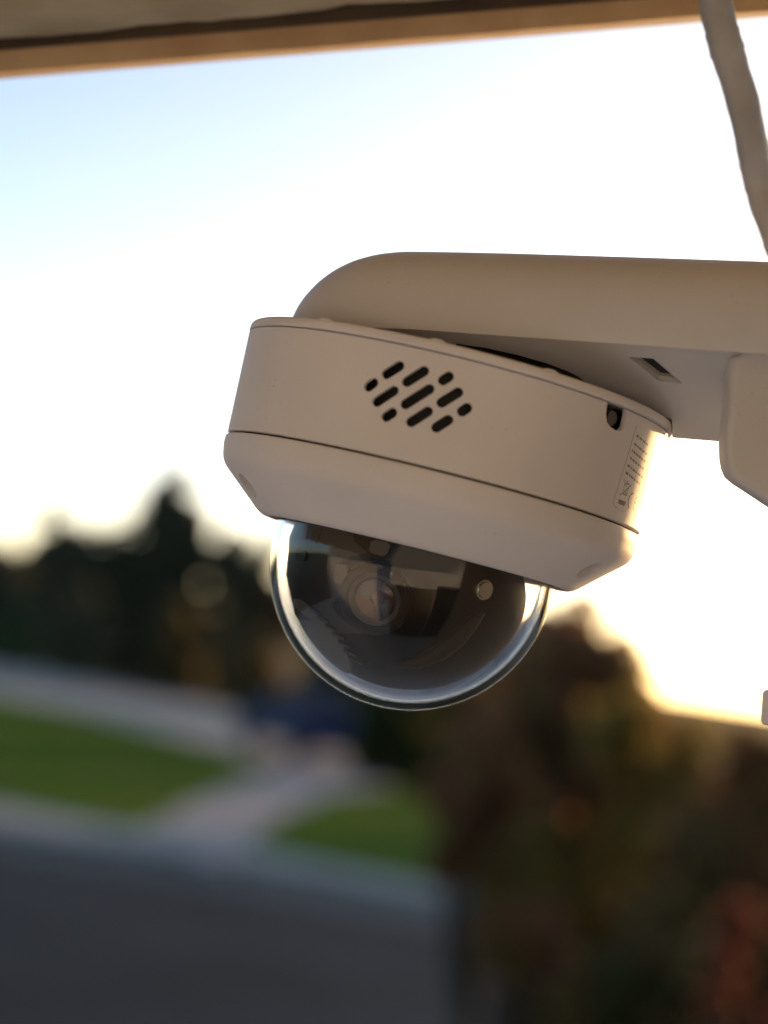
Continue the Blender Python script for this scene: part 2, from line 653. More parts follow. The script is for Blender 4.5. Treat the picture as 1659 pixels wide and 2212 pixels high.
T(560, 1535, 1380, 95, 'olive', 'olive_shrub', 'wide olive shrub behind the path left of the dome', 'shrub',
  n=5472, size=.2, clumps=34, seed=14, group=G1, low=.0)
T(725, 1600, 1390, 90, 'deep', 'garden_shrub', 'dark green shrub below the dome behind the blue car', 'shrub',
  n=5472, size=.16, clumps=34, seed=15, group=G1, low=.0)
T(870, 1700, 1450, 110, 'deep', 'garden_shrub', 'near black shrub beside the driveway below the dome', 'shrub',
  n=8512, size=.12, clumps=44, seed=16, group=G1, low=.0)

T(1070, 1610, 1235, 150, 'brown', 'russet_tree', 'russet tree across the street right of the dome', 'tree',
  n=7296, size=.2, clumps=44, seed=17, group=G1, low=.0)

T(985, 1745, 1585, 85, 'deep', 'garden_shrub', 'small dark shrub at the back edge of the right lawn', 'shrub',
  n=8000, size=.09, clumps=36, seed=18, group=G1, low=.0)

G2 = 'autumn shrubs in the front garden'
T(1255, 2600, 1215, 215, 'brown', 'autumn_shrub', 'tall russet shrub rising right of the glass dome', 'shrub', 'vase',
  dist=11.2, n=6600, size=.06, clumps=80, seed=21, group=G2, low=.42, depth=.6)
T(1430, 2700, 1410, 235, 'gold', 'autumn_shrub', 'golden olive shrub under the bright gap of sky at right', 'shrub',
  dist=10.0, n=6600, size=.06, clumps=80, seed=22, group=G2, low=.0, depth=.6)
T(1650, 2700, 1480, 230, 'umber', 'autumn_shrub', 'brown leafed shrub along the right edge of the photo', 'shrub',
  dist=9.2, n=6600, size=.06, clumps=80, seed=23, group=G2, low=.0, depth=.6)
T(1060, 2500, 1515, 125, 'brown', 'autumn_shrub', 'reddish brown shrub low at the left end of the autumn bushes', 'shrub',
  dist=10.3, n=5400, size=.055, clumps=46, seed=24, group=G2, low=.66)
T(1160, 2600, 1780, 125, 'gold', 'autumn_shrub', 'yellow green shrub next to the right lawn', 'shrub',
  dist=9.6, n=5400, size=.05, clumps=46, seed=25, group=G2, low=0.74)
T(1490, 2700, 1720, 225, 'olive', 'autumn_shrub', 'dull olive shrub amid the lower autumn bushes', 'shrub',
  dist=8.8, n=6600, size=.055, clumps=70, seed=26, group=G2, low=.0, depth=.7)
T(1610, 2750, 1935, 130, 'red', 'autumn_shrub', 'crimson shrub in the lower right corner', 'shrub',
  dist=6.9, n=5400, size=.045, clumps=46, seed=27, group=G2, low=.1)
T(1400, 2650, 1990, 160, 'deep', 'autumn_shrub', 'low dark shrub spilling over the road at the bottom', 'shrub',
  dist=8.2, n=7200, size=.045, clumps=46, seed=28, group=G2, low=.0)

T(1130, 2600, 1965, 100, 'brown', 'autumn_shrub', 'low russet spray of leaves hanging over the kerb', 'shrub',
  'vase', dist=8.6, n=3500, size=.05, clumps=30, seed=29, group=G2, low=0.84)
# unseen trees added further right to keep the low sun off the road
for k, (az, dd, hh) in enumerate(((15.5, 48, 4.7), (21, 46, 4.5), (27, 48, 4.8), (33, 46, 4.5))):
    plant('shade_tree', 'olive tree added out of view to shade the road', 'tree',
          Vector((dd * math.sin(rad(az)), dd * math.cos(rad(az)), 0)), hh, 3.0, 'olive', n=9000, size=.3, clumps=60,
          seed=40 + k, group='unseen trees added for shade', low=.0)

# ------------------------------------------------------------------ house across the street
M['brick'] = mat('bluegrey_cladding', (0.10, 0.12, 0.15), 0.8, var=0.1, scale=2)
M['roof'] = mat('slate_roof', (0.07, 0.075, 0.09), 0.7, var=0.15, scale=3)
M['pane'] = mat('dark_window_glass', (0.02, 0.025, 0.03), 0.08)
M['frame'] = mat('white_window_frame', (0.6, 0.6, 0.58), 0.5)
hb = G(-60, 1395, 0)
house = empty('house', hb, rad(10))
tag(house, 'low blue grey house behind the shrubs at the left edge', 'house')
from_bm('wall', box_bm(-7, 7, 0, 9, 0, 2.7), M['brick'], house, None)
poly_mesh('roof', [(-7.6, -.6, 2.65), (7.6, -.6, 2.65), (7.6, 9.6, 2.65), (-7.6, 9.6, 2.65), (-3.6, 4.5, 4.5), (3.6, 4.5, 4.5)],
          [(0, 1, 5, 4), (1, 2, 5), (2, 3, 4, 5), (3, 0, 4), (3, 2, 1, 0)], M['roof'], house, None)
for x in (-4.6, 1.0, 4.6):
    w_ = from_bm('window', box_bm(x - .9, x + .9, -.03, .05, .9, 2.1, .02), M['frame'], house)
    from_bm('pane', box_bm(x - .8, x - .03, -.05, .0, 1.0, 2.0), M['pane'], w_, None)
    from_bm('pane', box_bm(x + .03, x + .8, -.05, .0, 1.0, 2.0), M['pane'], w_, None)
dr = from_bm('door', box_bm(-1.9, -.95, -.04, .04, 0, 2.1, .01), M['frame'], house)
from_bm('handle', box_bm(-1.06, -1.0, -.09, -.04, 1.0, 1.05, .005), M['steel'], dr)

# ------------------------------------------------------------------ car at the end of the driveway
M['car'] = mat('blue_car_paint', (0.02, 0.035, 0.10), 0.55, spec=0.2)
M['car_glass'] = mat('dark_car_glass', (0.015, 0.017, 0.02), 0.5, spec=0.15)
M['tyre'] = mat('tyre_rubber', (0.015, 0.015, 0.015), 0.85)
M['tail'] = mat('tail_light', (0.25, 0.01, 0.01), 0.2)
cb = G(650, 1632, 0.14)
car = empty('parked_car', cb + Vector((0, 0, .005)), rad(-62))
tag(car, 'small blue car parked at the end of the driveway', 'car')
side = [(-1.95, .32), (-1.98, .62), (-1.9, .82), (-1.1, .92), (-.55, 1.38), (.2, 1.46), (1.05, 1.42), (1.75, .98),
        (1.95, .9), (1.98, .45), (1.9, .3)]
bm = bmesh.new()
rows = []
for y, k in ((-.84, .0), (-.8, .03), (-.62, .06), (.62, .06), (.8, .03), (.84, .0)):
    rows.append([bm.verts.new((x, y * (1 - .16 * max(0, z - .85) / .6), z + k * (z > .8))) for x, z in side])
for a_, b_ in zip(rows, rows[1:]):
    for i in range(len(side)):
        j = (i + 1) % len(side)
        bm.faces.new([a_[i], a_[j], b_[j], b_[i]])
bm.faces.new(rows[0])
bm.faces.new(list(reversed(rows[-1])))
body_car = from_bm('body', bm, M['car'], car, 30)
for sgn in (-1, 1):
    pts = [(-1.0, .95), (-.52, 1.33), (.2, 1.40), (1.0, 1.36), (1.5, .98)]
    prism = [Vector((x, sgn * (.853 * (1 - .16 * max(0, z - .85) / .6)), z)) for x, z in pts]
    from_bm('window', prism_bm(prism, Vector((0, -sgn * .03, 0))), M['car_glass'], car, None)
    from_bm('tail_light', box_bm(1.93, 2.0, sgn * .68 - .1, sgn * .68 + .1, .68, .86, .02), M['tail'], car)
for sx in (-1.25, 1.25):
    for sgn in (-1, 1):
        bm = bmesh.new()
        bmesh.ops.create_cone(bm, cap_ends=True, segments=24, radius1=.31, radius2=.31, depth=.2,
                              matrix=Matrix.Translation((sx, sgn * .78, .31)) @ Matrix.Rotation(rad(90), 4, 'X'))
        wh = from_bm('wheel', bm, M['tyre'], car)
        bm = bmesh.new()
        bmesh.ops.create_cone(bm, cap_ends=True, segments=20, radius1=.19, radius2=.17, depth=.03,
                              matrix=Matrix.Translation((sx, sgn * .89, .31)) @ Matrix.Rotation(rad(90), 4, 'X'))
        from_bm('rim', bm, M['gutter'], wh)
from_bm('rear_window', prism_bm([Vector((1.13, -.62, 1.40)), Vector((1.13, .62, 1.40)), Vector((1.72, .66, 1.03)),
                                 Vector((1.72, -.66, 1.03))], Vector((.02, 0, .03))), M['car_glass'], car, None)

# ------------------------------------------------------------------ eave overhead and the wall behind the photographer
eave = empty('eave', mat=MC.copy())
tag(eave, 'weathered brown timber eave crossing the top of the photo', 'eave')


def rng_edge(u0, u1, v0, v1, d0, d1, n, wob=0.0, seed=0):
    out = []
    for k in range(n + 1):
        t = k / n
        p = P(u0 + (u1 - u0) * t, v0 + (v1 - v0) * t, d0 + (d1 - d0) * t)
        if wob:
            q = noise.noise(Vector((t * 9.0, seed, 0))) + .6 * noise.noise(Vector((t * 31.0, seed, 3))) \
                + .35 * noise.noise(Vector((t * 90.0, seed, 5)))
            p += Vector((0, 0, wob * q))
        out.append(p)
    return out


N = 140
# fascia: seen is its inner face, a thin strip above its lower edge
lo = rng_edge(-2600, 4200, 157 + 2600 * .0808, 157 - 4200 * .0808, .64, .60, N)
bm = bmesh.new()
ring = []
for p in lo:
    w_ = .0012 * noise.noise(p * 40)
    ring.append([bm.verts.new(p + Vector((0, w_ * .3, 0))), bm.verts.new(p + Vector((0, .0035, .0015))),
                 bm.verts.new(p + Vector((0, .16, .0015))), bm.verts.new(p + Vector((0, .16, -.022))),
                 bm.verts.new(p + Vector((0, .003, -.022)))])
for a_, b_ in zip(ring, ring[1:]):
    for i in range(5):
        j = (i + 1) % 5
        bm.faces.new([a_[i], a_[j], b_[j], b_[i]])
bm.faces.new(ring[0])
bm.faces.new(list(reversed(ring[-1])))
from_bm('fascia_board', bm, M['fascia'], eave, 40)
# soffit: its underside begins just in front of the fascia and runs back over the photographer
se = [p + Vector((0, .0082, .0095)) for p in rng_edge(-2600, 4200, 157 + 2600 * .0808, 157 - 4200 * .0808, .64, .60, N, .009, 2)]
bm = bmesh.new()
ring = []
for k, p in enumerate(se):
    back = Vector((p.x, p.y + .010, .35))
    ring.append([bm.verts.new(p), bm.verts.new(p + Vector((0, -.0012, .009))), bm.verts.new(p.lerp(back, .25)),
                 bm.verts.new(back), bm.verts.new(back + Vector((0, .02, 0))), bm.verts.new(p + Vector((0, .018, 0)))])
for a_, b_ in zip(ring, ring[1:]):
    for i in range(6):
        j = (i + 1) % 6
        bm.faces.new([a_[i], a_[j], b_[j], b_[i]])
bm.faces.new(ring[0])
bm.faces.new(list(reversed(ring[-1])))
from_bm('soffit_board', bm, M['soffit'], eave, 40)
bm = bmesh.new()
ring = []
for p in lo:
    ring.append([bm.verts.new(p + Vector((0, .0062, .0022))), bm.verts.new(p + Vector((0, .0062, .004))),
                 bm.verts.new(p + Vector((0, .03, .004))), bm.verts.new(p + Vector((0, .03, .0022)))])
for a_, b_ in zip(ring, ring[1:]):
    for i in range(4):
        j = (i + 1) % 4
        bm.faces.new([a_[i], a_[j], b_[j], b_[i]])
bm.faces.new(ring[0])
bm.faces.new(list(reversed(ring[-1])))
from_bm('gap_shade_strip', bm, M['eave_shade'], eave, 40)  # strip paints the shadow between soffit and fascia
# house wall behind the lens, lit by the low sun, and the pier that carries the bracket
hw = from_bm('wall', box_bm(-5, 3.2, -1.3, -1.1, 2.72, 6.2), M['wall'], None, None)
M['pane'] = mat('dark_window_glass', (0.02, 0.025, 0.03), 0.08)
M['frame'] = mat('white_window_frame', (0.6, 0.6, 0.58), 0.5)
M['bounce_dado'] = mat('blue_grey_bounce_base', (0.56, 0.61, 0.71), 0.85, var=0.15, scale=9, bump=0.4, bump_scale=30)  # unseen lower wall, toned apart from the upper to shape bounce light
from_bm('bounce_base', box_bm(-5, 3.2, -1.3, -1.095, 0, 2.715), M['bounce_dado'], hw, None)
M['door'] = mat('dark_reflection_panel', (0.03, 0.024, 0.02), 0.5, var=0.2, scale=6)  # unseen dark door and window added to darken the dome's reflections
from_bm('door', box_bm(-.5, .64, -1.13, -1.085, .05, 2.3, .01), M['door'], hw)  # unseen door added to darken the dome's reflections
wp = from_bm('window', box_bm(.66, 2.2, -1.12, -1.08, .06, 2.4, .01), M['door'], hw)
from_bm('pane', box_bm(.7, 2.15, -1.09, -1.07, .1, 2.34), M['pane'], wp, None)
hw.parent = eave
hw.matrix_parent_inverse = MC.inverted()
pier = from_bm('pier', box_bm(.175, .36, .34, .64, 0.0, EYE + .13, .004), M['post'], None)
pier.parent = eave
pier.matrix_parent_inverse = MC.inverted()

# ------------------------------------------------------------------ dome camera
TILT = 0.050
upc = Vector((0.2435, 0.969, -TILT)).normalized()       # the housing's axis in the camera frame
rgt = Vector((1, 0, 0))
rgt = (rgt - upc * rgt.dot(upc)).normalized()
fwd = upc.cross(rgt)                                     # local +Y, away from the lens
ORG = P(993, 815, DREF)
LB = Matrix((( *rgt, 0), (*fwd, 0), (*upc, 0), (0, 0, 0, 1))).transposed()
LB.translation = ORG
MB = MC @ LB
LBI = LB.inverted()
dome_cam = empty('security_camera', mat=MB)
tag(dome_cam, 'white dome security camera with slotted speaker grille hanging from the bracket arm', 'security camera')


def hit(u, v, r):
    """where the line of sight meets a cylinder of radius r (metres) about the housing axis: (theta, h)"""
    o_ = LBI @ Vector((0, 0, 0))
    d_ = (LBI @ P(u, v, 1.0)) - o_
    a = d_.x ** 2 + d_.y ** 2
    b = 2 * (o_.x * d_.x + o_.y * d_.y)
    c = o_.x ** 2 + o_.y ** 2 - r * r
    q = b * b - 4 * a * c
    t = (-b - math.sqrt(max(q, 0))) / (2 * a)
    p = o_ + d_ * t
    return math.atan2(p.x, -p.y), p.z


def cyl(theta, r, h):
    return Vector((r * math.sin(theta), -r * math.cos(theta), h))


def px(prof):
    return [(r * S, h * S) for r, h in prof]


# upper mounting ring
prof = round_profile([(0, 3, 0), (440, 3, 0), (467, 2, 16), (468, -17, 3), (460, -19, 2), (440, -19, 0), (0, -19, 0)])
bm = lathe_bm(px(prof), 224)
bmesh.ops.translate(bm, vec=(4 * S, 0, 0), verts=bm.verts)
ringo = from_bm('base_ring', bm, M['plastic'], dome_cam, 40)
# housing with the speaker slots and the latch notch
R_TOP, R_SEAM = 463.0, 455.0
prof = round_profile([(461, -20.6, 0), (R_TOP, -21.5, 0), (R_SEAM + .5, -238, 2), (451, -240, 0), (444, -240, 0), (453, -20.6, 0)])
housing = from_bm('housing', lathe_bm(px(prof), 224, closed=True), M['plastic'], dome_cam, 40)


def r_at(h):
    return (R_TOP + (R_SEAM - R_TOP) * (-h / S - 22) / 215) * S


def surf(u, v, lift=0.0):
    t, h = hit(u, v, 459 * S)
    t, h = hit(u, v, r_at(h))
    return t, h


def tangent_prism(poly_th, r0, r1):
    """prism through the shell from (theta, h) outline points, swept along the mean radial direction"""
    tm = sum(t for t, h in poly_th) / len(poly_th)
    n_ = Vector((math.sin(tm), -math.cos(tm), 0))
    e_ = Vector((math.cos(tm), math.sin(tm), 0))
    pts = []
    for t, h in poly_th:
        p = cyl(t, r_at(h), h)
        pts.append(e_ * p.dot(e_) + Vector((0, 0, h)) + n_ * r0)
    return prism_bm(pts, n_ * (r1 - r0))


def zoomV(x, y):        # grille close-up reading to the measuring grid
    return (880 + x / 4.879) * .8641, (880 + y / 4.879) * .8641


slots = [((205, 421), (260, 379)), ((423, 268), (575, 172)), ((673, 362), (876, 233)), ((1112, 344), (1178, 300)),
         ((307, 605), (506, 474)), ((655, 635), (941, 453)), ((1094, 616), (1293, 492)), ((421, 789), (489, 743)),
         ((723, 853), (922, 726)), ((1030, 920), (1172, 828)), ((1344, 724), (1403, 683))]
cutters = []
for (xa, ya), (xb, yb) in slots:
    ta, ha = surf(*zoomV(xa, ya))
    tb, hb_ = surf(*zoomV(xb, yb))
    rr_ = 10.2 * S
    R_ = 459 * S
    dx, dy = (tb - ta) * R_, hb_ - ha
    L = math.hypot(dx, dy)
    ex, ey = dx / L, dy / L
    outl = []
    for k in range(13):
        a = math.pi / 2 + math.pi * k / 12
        outl.append((ta + (ex * math.cos(a) - ey * math.sin(a)) * rr_ / R_, ha + (ey * math.cos(a) + ex * math.sin(a)) * rr_))
    for k in range(13):
        a = -math.pi / 2 + math.pi * k / 12
        outl.append((tb + (ex * math.cos(a) - ey * math.sin(a)) * rr_ / R_, hb_ + (ey * math.cos(a) + ex * math.sin(a)) * rr_))
    cutters.append(tangent_prism(outl, 400 * S, 500 * S))
notch_px = [(1311, 850), (1312, 868), (1309, 895), (1311, 912), (1318, 922), (1330, 930), (1340, 931), (1347, 922),
            (1353, 897), (1356, 870)]
notch = [surf(u, v) for u, v in notch_px]
notch[0] = (notch[0][0], -15 * S)
notch[-1] = (notch[-1][0], -15 * S)
cutters.append(tangent_prism(notch, 436 * S, 520 * S))
cut(housing, cutters)
smooth(housing.data, 30)
# screw inside the notch
tn, hn = surf(1334, 905)
n_ = Vector((math.sin(tn), -math.cos(tn), 0))
bm = bmesh.new()
rot = n_.to_track_quat('Z', 'Y').to_matrix().to_4x4()
bmesh.ops.create_cone(bm, cap_ends=True, segments=28, radius1=17 * S, radius2=15 * S, depth=16 * S,
                      matrix=Matrix.Translation(cyl(tn, 440 * S, hn)) @ rot)
scr = from_bm('latch_screw', bm, M['dark_steel'], dome_cam)
# skirt below the seam, with screw wells
prof = round_profile([(428, -244, 0), (453, -244, 0), (457.5, -246, 3), (458, -262, 10), (451, -301, 26), (352, -386, 12), (338, -393, 5), (324, -393, 3),
                      (322, -372, 0), (322, -318, 0), (418, -258, 0)], 7)
skirt = from_bm('skirt', lathe_bm(px(prof), 224, closed=True), M['plastic'], dome_cam, 40)
WELLS = (rad(63), rad(-70), rad(180))


def well_frame(th):
    """origin on the chamfer, Z along its outward normal"""
    n_ = Vector((.65 * math.sin(th), -.65 * math.cos(th), -.76)).normalized()
    return Matrix.Translation(cyl(th, 400 * S, -345 * S)) @ n_.to_track_quat('Z', 'Y').to_matrix().to_4x4()


cutters = []
for th in WELLS:
    bm = bmesh.new()
    bmesh.ops.create_cone(bm, cap_ends=True, segments=36, radius1=27 * S, radius2=34 * S, depth=84 * S,
                          matrix=well_frame(th) @ Matrix.Translation((0, 0, 0 * S)))
    cutters.append(bm)
cut(skirt, cutters)
smooth(skirt.data, 32)
for th in WELLS:
    bm = bmesh.new()
    bmesh.ops.create_cone(bm, cap_ends=True, segments=6, radius1=18 * S, radius2=16 * S, depth=8 * S,
                          matrix=well_frame(th) @ Matrix.Translation((0, 0, -36 * S)))
    from_bm('skirt_screw', bm, M['dark_steel'], dome_cam)
# moulding pip on the skirt at right
for (u, v) in ((1253, 1231), (538, 1057)):
    t, h = hit(u, v, 372 * S)
    bm = bmesh.new()
    bmesh.ops.create_uvsphere(bm, u_segments=12, v_segments=8, radius=5 * S, matrix=Matrix.Translation(cyl(t, 377 * S, h)))
    from_bm('pip', bm, M['plastic'], dome_cam)
# black liner added inside the housing to keep light out of its openings
prof = [(0, -24), (420, -24), (420, -236), (406, -252), (312, -312), (312, -374), (0, -374)]
from_bm('added_liner', lathe_bm(px(prof), 96), M['black'], dome_cam, 40)
# small tabs on the ring
for (u, v) in ((708, 688), (948, 728), (1190, 789)):
    t, h = hit(u, v, 452 * S)
    e_ = Vector((math.cos(t), math.sin(t), 0))
    n_ = Vector((math.sin(t), -math.cos(t), 0))
    c = cyl(t, 452 * S, 1 * S)
    k = S
    poly = [c - e_ * 20 * k, c - e_ * 7 * k + Vector((0, 0, 5 * k)), c + e_ * 7 * k + Vector((0, 0, 5 * k)), c + e_ * 22 * k]
    from_bm('tab', prism_bm([p - n_ * 8 * k for p in poly], n_ * 16 * k), M['plastic'], dome_cam, None)

# label print on the housing, right side
bm = bmesh.new()


def stroke(a, b, wpx=2.0, bm=bm, n=4):
    """thin inked line on the housing between two grid readings"""
    (ta, ha), (tb, hb_) = surf(*a), surf(*b)
    R_ = 459 * S
    dx, dy = (tb - ta) * R_, hb_ - ha
    L = max(1e-6, math.hypot(dx, dy))
    ox, oy = -dy / L * wpx * S / 2, dx / L * wpx * S / 2
    prev = None
    for k in range(n + 1):
        s_ = k / n
        t, h = ta + (tb - ta) * s_, ha + (hb_ - ha) * s_
        q = (bm.verts.new(cyl(t + ox / R_, r_at(h + oy) + .45 * S, h + oy)), bm.verts.new(cyl(t - ox / R_, r_at(h - oy) + .45 * S, h - oy)))
        if prev:
            bm.faces.new([prev[0], q[0], q[1], prev[1]])
        prev = q


def LZ(x, y):           # label close-up reading to the measuring grid
    return (1480 + x / 5.82) * .8641, (980 + y / 5.82) * .8641


def poly_stroke(pts, w_):
    for a, b in zip(pts, pts[1:]):
        stroke(LZ(*a), LZ(*b), w_)


poly_stroke([(655, 480), (600, 640), (540, 850), (470, 1080), (390, 1330), (330, 1520), (305, 1600), (318, 1660), (365, 1690),
             (480, 1760), (570, 1820), (640, 1880), (670, 1925)], 1.5)
rt = random.Random(5)
for (x, y, ln) in ((648, 630, 230), (612, 750, 240), (580, 850, 260), (552, 955, 260), (515, 1060, 280), (488, 1165, 270)):
    dx, dy = .76, .65
    q = 0.0
    while q < ln:
        w_ = rt.uniform(18, 52)
        a = (x + dx * q, y + dy * q)
        b = (x + dx * min(ln, q + w_), y + dy * min(ln, q + w_))
        stroke(LZ(*a), LZ(*b), 4.2 * (1 - .3 * q / ln))
        for s_ in (.15, .5, .85):
            c = (a[0] + (b[0] - a[0]) * s_, a[1] + (b[1] - a[1]) * s_)
            k = rt.uniform(14, 24)
            stroke(LZ(c[0] + k * .35, c[1] - k), LZ(c[0] - k * .35, c[1] + k * .8), 1.3, n=1)
        q += w_ + rt.uniform(10, 16)
# crossed-out bin, bar, and the C E mark
poly_stroke([(460, 1260), (480, 1330), (510, 1400), (490, 1450), (400, 1495)], 2.0)
poly_stroke([(575, 1345), (520, 1400), (470, 1440), (500, 1500)], 2.0)
poly_stroke([(475, 1330), (545, 1345), (500, 1505), (445, 1480), (475, 1330)], 2.0)
poly_stroke([(500, 1300), (525, 1310), (515, 1340)], 3.0)
stroke(LZ(378, 1590), LZ(480, 1630), 9.5)
poly_stroke([(605, 1465), (560, 1495), (530, 1550), (520, 1610), (525, 1660), (532, 1690)], 3.6)
poly_stroke([(662, 1525), (630, 1560), (608, 1620), (598, 1670), (600, 1725)], 2.6)
poly_stroke([(610, 1600), (640, 1620)], 2.6)
lab = from_bm('label_print', bm, M['print'], dome_cam, None)
lab['label'] = 'faint grey printed label with rows of text and recycling and conformity marks'

# glass bubble: thick clear shell
HC = -424.0
outer = [(306, -378)] + [(306 * math.cos(a), HC - 306 * math.sin(a)) for a in np.linspace(0, math.pi / 2, 40)]
inner = [(291 * math.cos(a), HC - 291 * math.sin(a)) for a in np.linspace(math.pi / 2, 0, 40)] + [(291, -378)]
outer[-1] = (0, HC - 306)
inner[0] = (0, HC - 291)
bm = lathe_bm(px(outer + inner), 160)
ends = [e for e in bm.edges if len(e.link_faces) == 1]
bmesh.ops.bridge_loops(bm, edges=ends)
from_bm('dome', bm, M['dome'], dome_cam, 60)


def dome_pt(u, v, r):
    """point on an inner sphere of radius r (grid steps) seen at (u, v), housing frame"""
    c = Vector((0, 0, HC * S))
    o_ = LBI @ Vector((0, 0, 0))
    d_ = ((LBI @ P(u, v, 1.0)) - o_).normalized()
    b = d_.dot(o_ - c)
    q = b * b - ((o_ - c).length_squared - (r * S) ** 2)
    return o_ + d_ * (-b - math.sqrt(max(q, 0)))


CEN = Vector((0, 0, HC * S))


def ball_cap(name, axis, r, half, m, thick=6.0, parent=dome_cam, seg=64):
    """spherical cup segment about the dome centre, opening angle half, pointing along axis"""
    prof = [(r * math.sin(a), r * math.cos(a)) for a in np.linspace(0, half, 18)]
    prof2 = [((r - thick) * math.sin(a), (r - thick) * math.cos(a)) for a in np.linspace(half, 0, 18)]
    bm = lathe_bm(px(prof + prof2), seg)
    q = axis.normalized().to_track_quat('Z', 'Y').to_matrix().to_4x4()
    bmesh.ops.transform(bm, matrix=Matrix.Translation(CEN) @ q, verts=bm.verts)
    return from_bm(name, bm, m, parent, 40)


# camera ball inside the bubble
ax_l = dome_pt(812, 1292, 262) - CEN
ball_cap('turret', ax_l + Vector((0, 0, -.02)), 262, rad(84), M['gloss_black'])
from_bm('turret_core', lathe_bm(px([(0, -376), (250, -376), (257, -424), (244, -505), (205, -582), (140, -640), (70, -668), (0, -676)]), 64), M['black'], dome_cam, 40).location.x = -15 * S
# side cheek with cooling slots
axc = dome_pt(700, 1370, 246) - CEN
cheek = ball_cap('cheek_cover', axc, 268, rad(21), M['grey_plastic'])
for k in range(7):
    t = k / 6
    p = dome_pt(683 + 86 * t + 6 * math.sin(3 * t), 1318 + 107 * t, 269)
    nr = (p - CEN).normalized()
    e1 = (LBI.to_3x3() @ Vector((1, -.05, 0)))
    e1 = (e1 - nr * e1.dot(nr)).normalized()
    e2 = nr.cross(e1)
    a_, b_ = 15 * S, 4 * S
    from_bm('cooling_slot', prism_bm([p + e1 * a_ * x + e2 * b_ * y - nr * 2 * S for x, y in ((-1, -.7), (-.8, -1), (.8, -1), (1, -.7), (1, .7), (.8, 1), (-.8, 1), (-1, .7))],
                                     nr * 3 * S), M['black'], cheek, None)
# lens barrel, amber ring and glass
bx = ax_l.normalized()
qm = bx.to_track_quat('Z', 'Y').to_matrix().to_4x4()


def barrel(name, prof, m, parent=dome_cam):
    bm = lathe_bm(px(prof), 56)
    bmesh.ops.transform(bm, matrix=Matrix.Translation(CEN) @ qm, verts=bm.verts)
    return from_bm(name, bm, m, parent, 40)


lb = barrel('lens_barrel', [(0, 190), (76, 190), (74, 268), (66, 274), (56, 274), (48, 258), (0, 256)], M['charcoal'])
barrel('lens_ring', [(47, 258), (54, 271), (45, 270), (38, 260)], M['black'], lb)
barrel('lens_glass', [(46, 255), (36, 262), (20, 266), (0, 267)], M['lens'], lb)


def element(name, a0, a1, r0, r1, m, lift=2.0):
    """curved piece coloured as a lens reflection, lying over the front element"""
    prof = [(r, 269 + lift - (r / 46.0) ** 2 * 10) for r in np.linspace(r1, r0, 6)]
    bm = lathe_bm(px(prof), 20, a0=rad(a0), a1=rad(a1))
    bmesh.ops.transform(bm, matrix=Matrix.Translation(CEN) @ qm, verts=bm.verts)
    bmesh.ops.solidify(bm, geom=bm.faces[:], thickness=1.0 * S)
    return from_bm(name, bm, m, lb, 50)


M['lilac'] = mat('lilac_lens_reflection', (0.032, 0.03, 0.046), 0.3, var=0.4, scale=120)  # lens reflections painted as lilac and rust pieces
M['rust'] = mat('rust_lens_reflection', (0.075, 0.019, 0.008), 0.35, var=0.5, scale=120)
element('lens_reflection', 165, 275, 12, 44, M['lilac'])
element('lens_reflection', 275, 368, 8, 46, M['rust'], 3.0)
element('lens_reflection', 40, 100, 20, 52, M['lilac'], 1.0)
# pale yoke curve and clip at right
yk = [dome_pt(u, v, 268) for u, v in ((850, 1432), (900, 1428), (945, 1408), (985, 1376), (1018, 1342), (1040, 1318))]
from_bm('yoke', tube_bm(yk, [5 * S, 12 * S, 18 * S, 20 * S, 15 * S, 8 * S], 12), M['charcoal'], dome_cam)
ps = dome_pt(1042, 1273, 266)
nr = (ps - CEN).normalized()
bm = bmesh.new()
bmesh.ops.create_cone(bm, cap_ends=True, segments=24, radius1=24 * S, radius2=20 * S, depth=16 * S,
                      matrix=Matrix.Translation(ps) @ nr.to_track_quat('Z', 'Y').to_matrix().to_4x4())
bmesh.ops.bevel(bm, geom=[e for e in bm.edges], offset=4 * S, segments=2, affect='EDGES')
from_bm('yoke_screw', bm, M['steel'], dome_cam)
for (u, v, w_, h_, m_) in ((822, 1185, 20, 14, 'grey_plastic'), (742, 1240, 16, 20, 'grey_plastic'), (660, 1200, 22, 12, 'charcoal'),
                           (690, 1160, 12, 16, 'charcoal')):
    p = dome_pt(u, v, 262)
    nr = (p - CEN).normalized()
    e1 = Vector((0, 0, 1)).cross(nr).normalized()
    e2 = nr.cross(e1)
    bm = prism_bm([p + e1 * w_ * S * x + e2 * h_ * S * y - nr * 5 * S for x, y in ((-1, -.6), (-.6, -1), (.6, -1), (1, -.6), (1, .6), (.6, 1), (-.6, 1), (-1, .6))], nr * 12 * S)
    from_bm('bracket_clip', bm, M[m_], dome_cam, None)

# ------------------------------------------------------------------ bracket arm
arm_root = empty('bracket_arm', mat=MC.copy())
tag(arm_root, 'broad white bracket arm with rounded nose reaching in from the right', 'bracket')


def interp(x, tab):
    """smooth (monotone cubic) reading of a table"""
    xs, ys = [a for a, b in tab], [b for a, b in tab]
    n = len(xs)
    x = min(max(x, xs[0]), xs[-1])
    d = [(ys[i + 1] - ys[i]) / (xs[i + 1] - xs[i]) for i in range(n - 1)]
    m = [d[0]] + [0 if d[i - 1] * d[i] <= 0 else 2 * d[i - 1] * d[i] / (d[i - 1] + d[i]) for i in range(1, n - 1)] + [d[-1]]
    i = max(k for k in range(n - 1) if xs[k] <= x) if x > xs[0] else 0
    h = xs[i + 1] - xs[i]
    t = (x - xs[i]) / h
    return (ys[i] * (1 + 2 * t) * (1 - t) ** 2 + m[i] * h * t * (1 - t) ** 2 + ys[i + 1] * t * t * (3 - 2 * t) + m[i + 1] * h * t * t * (t - 1))


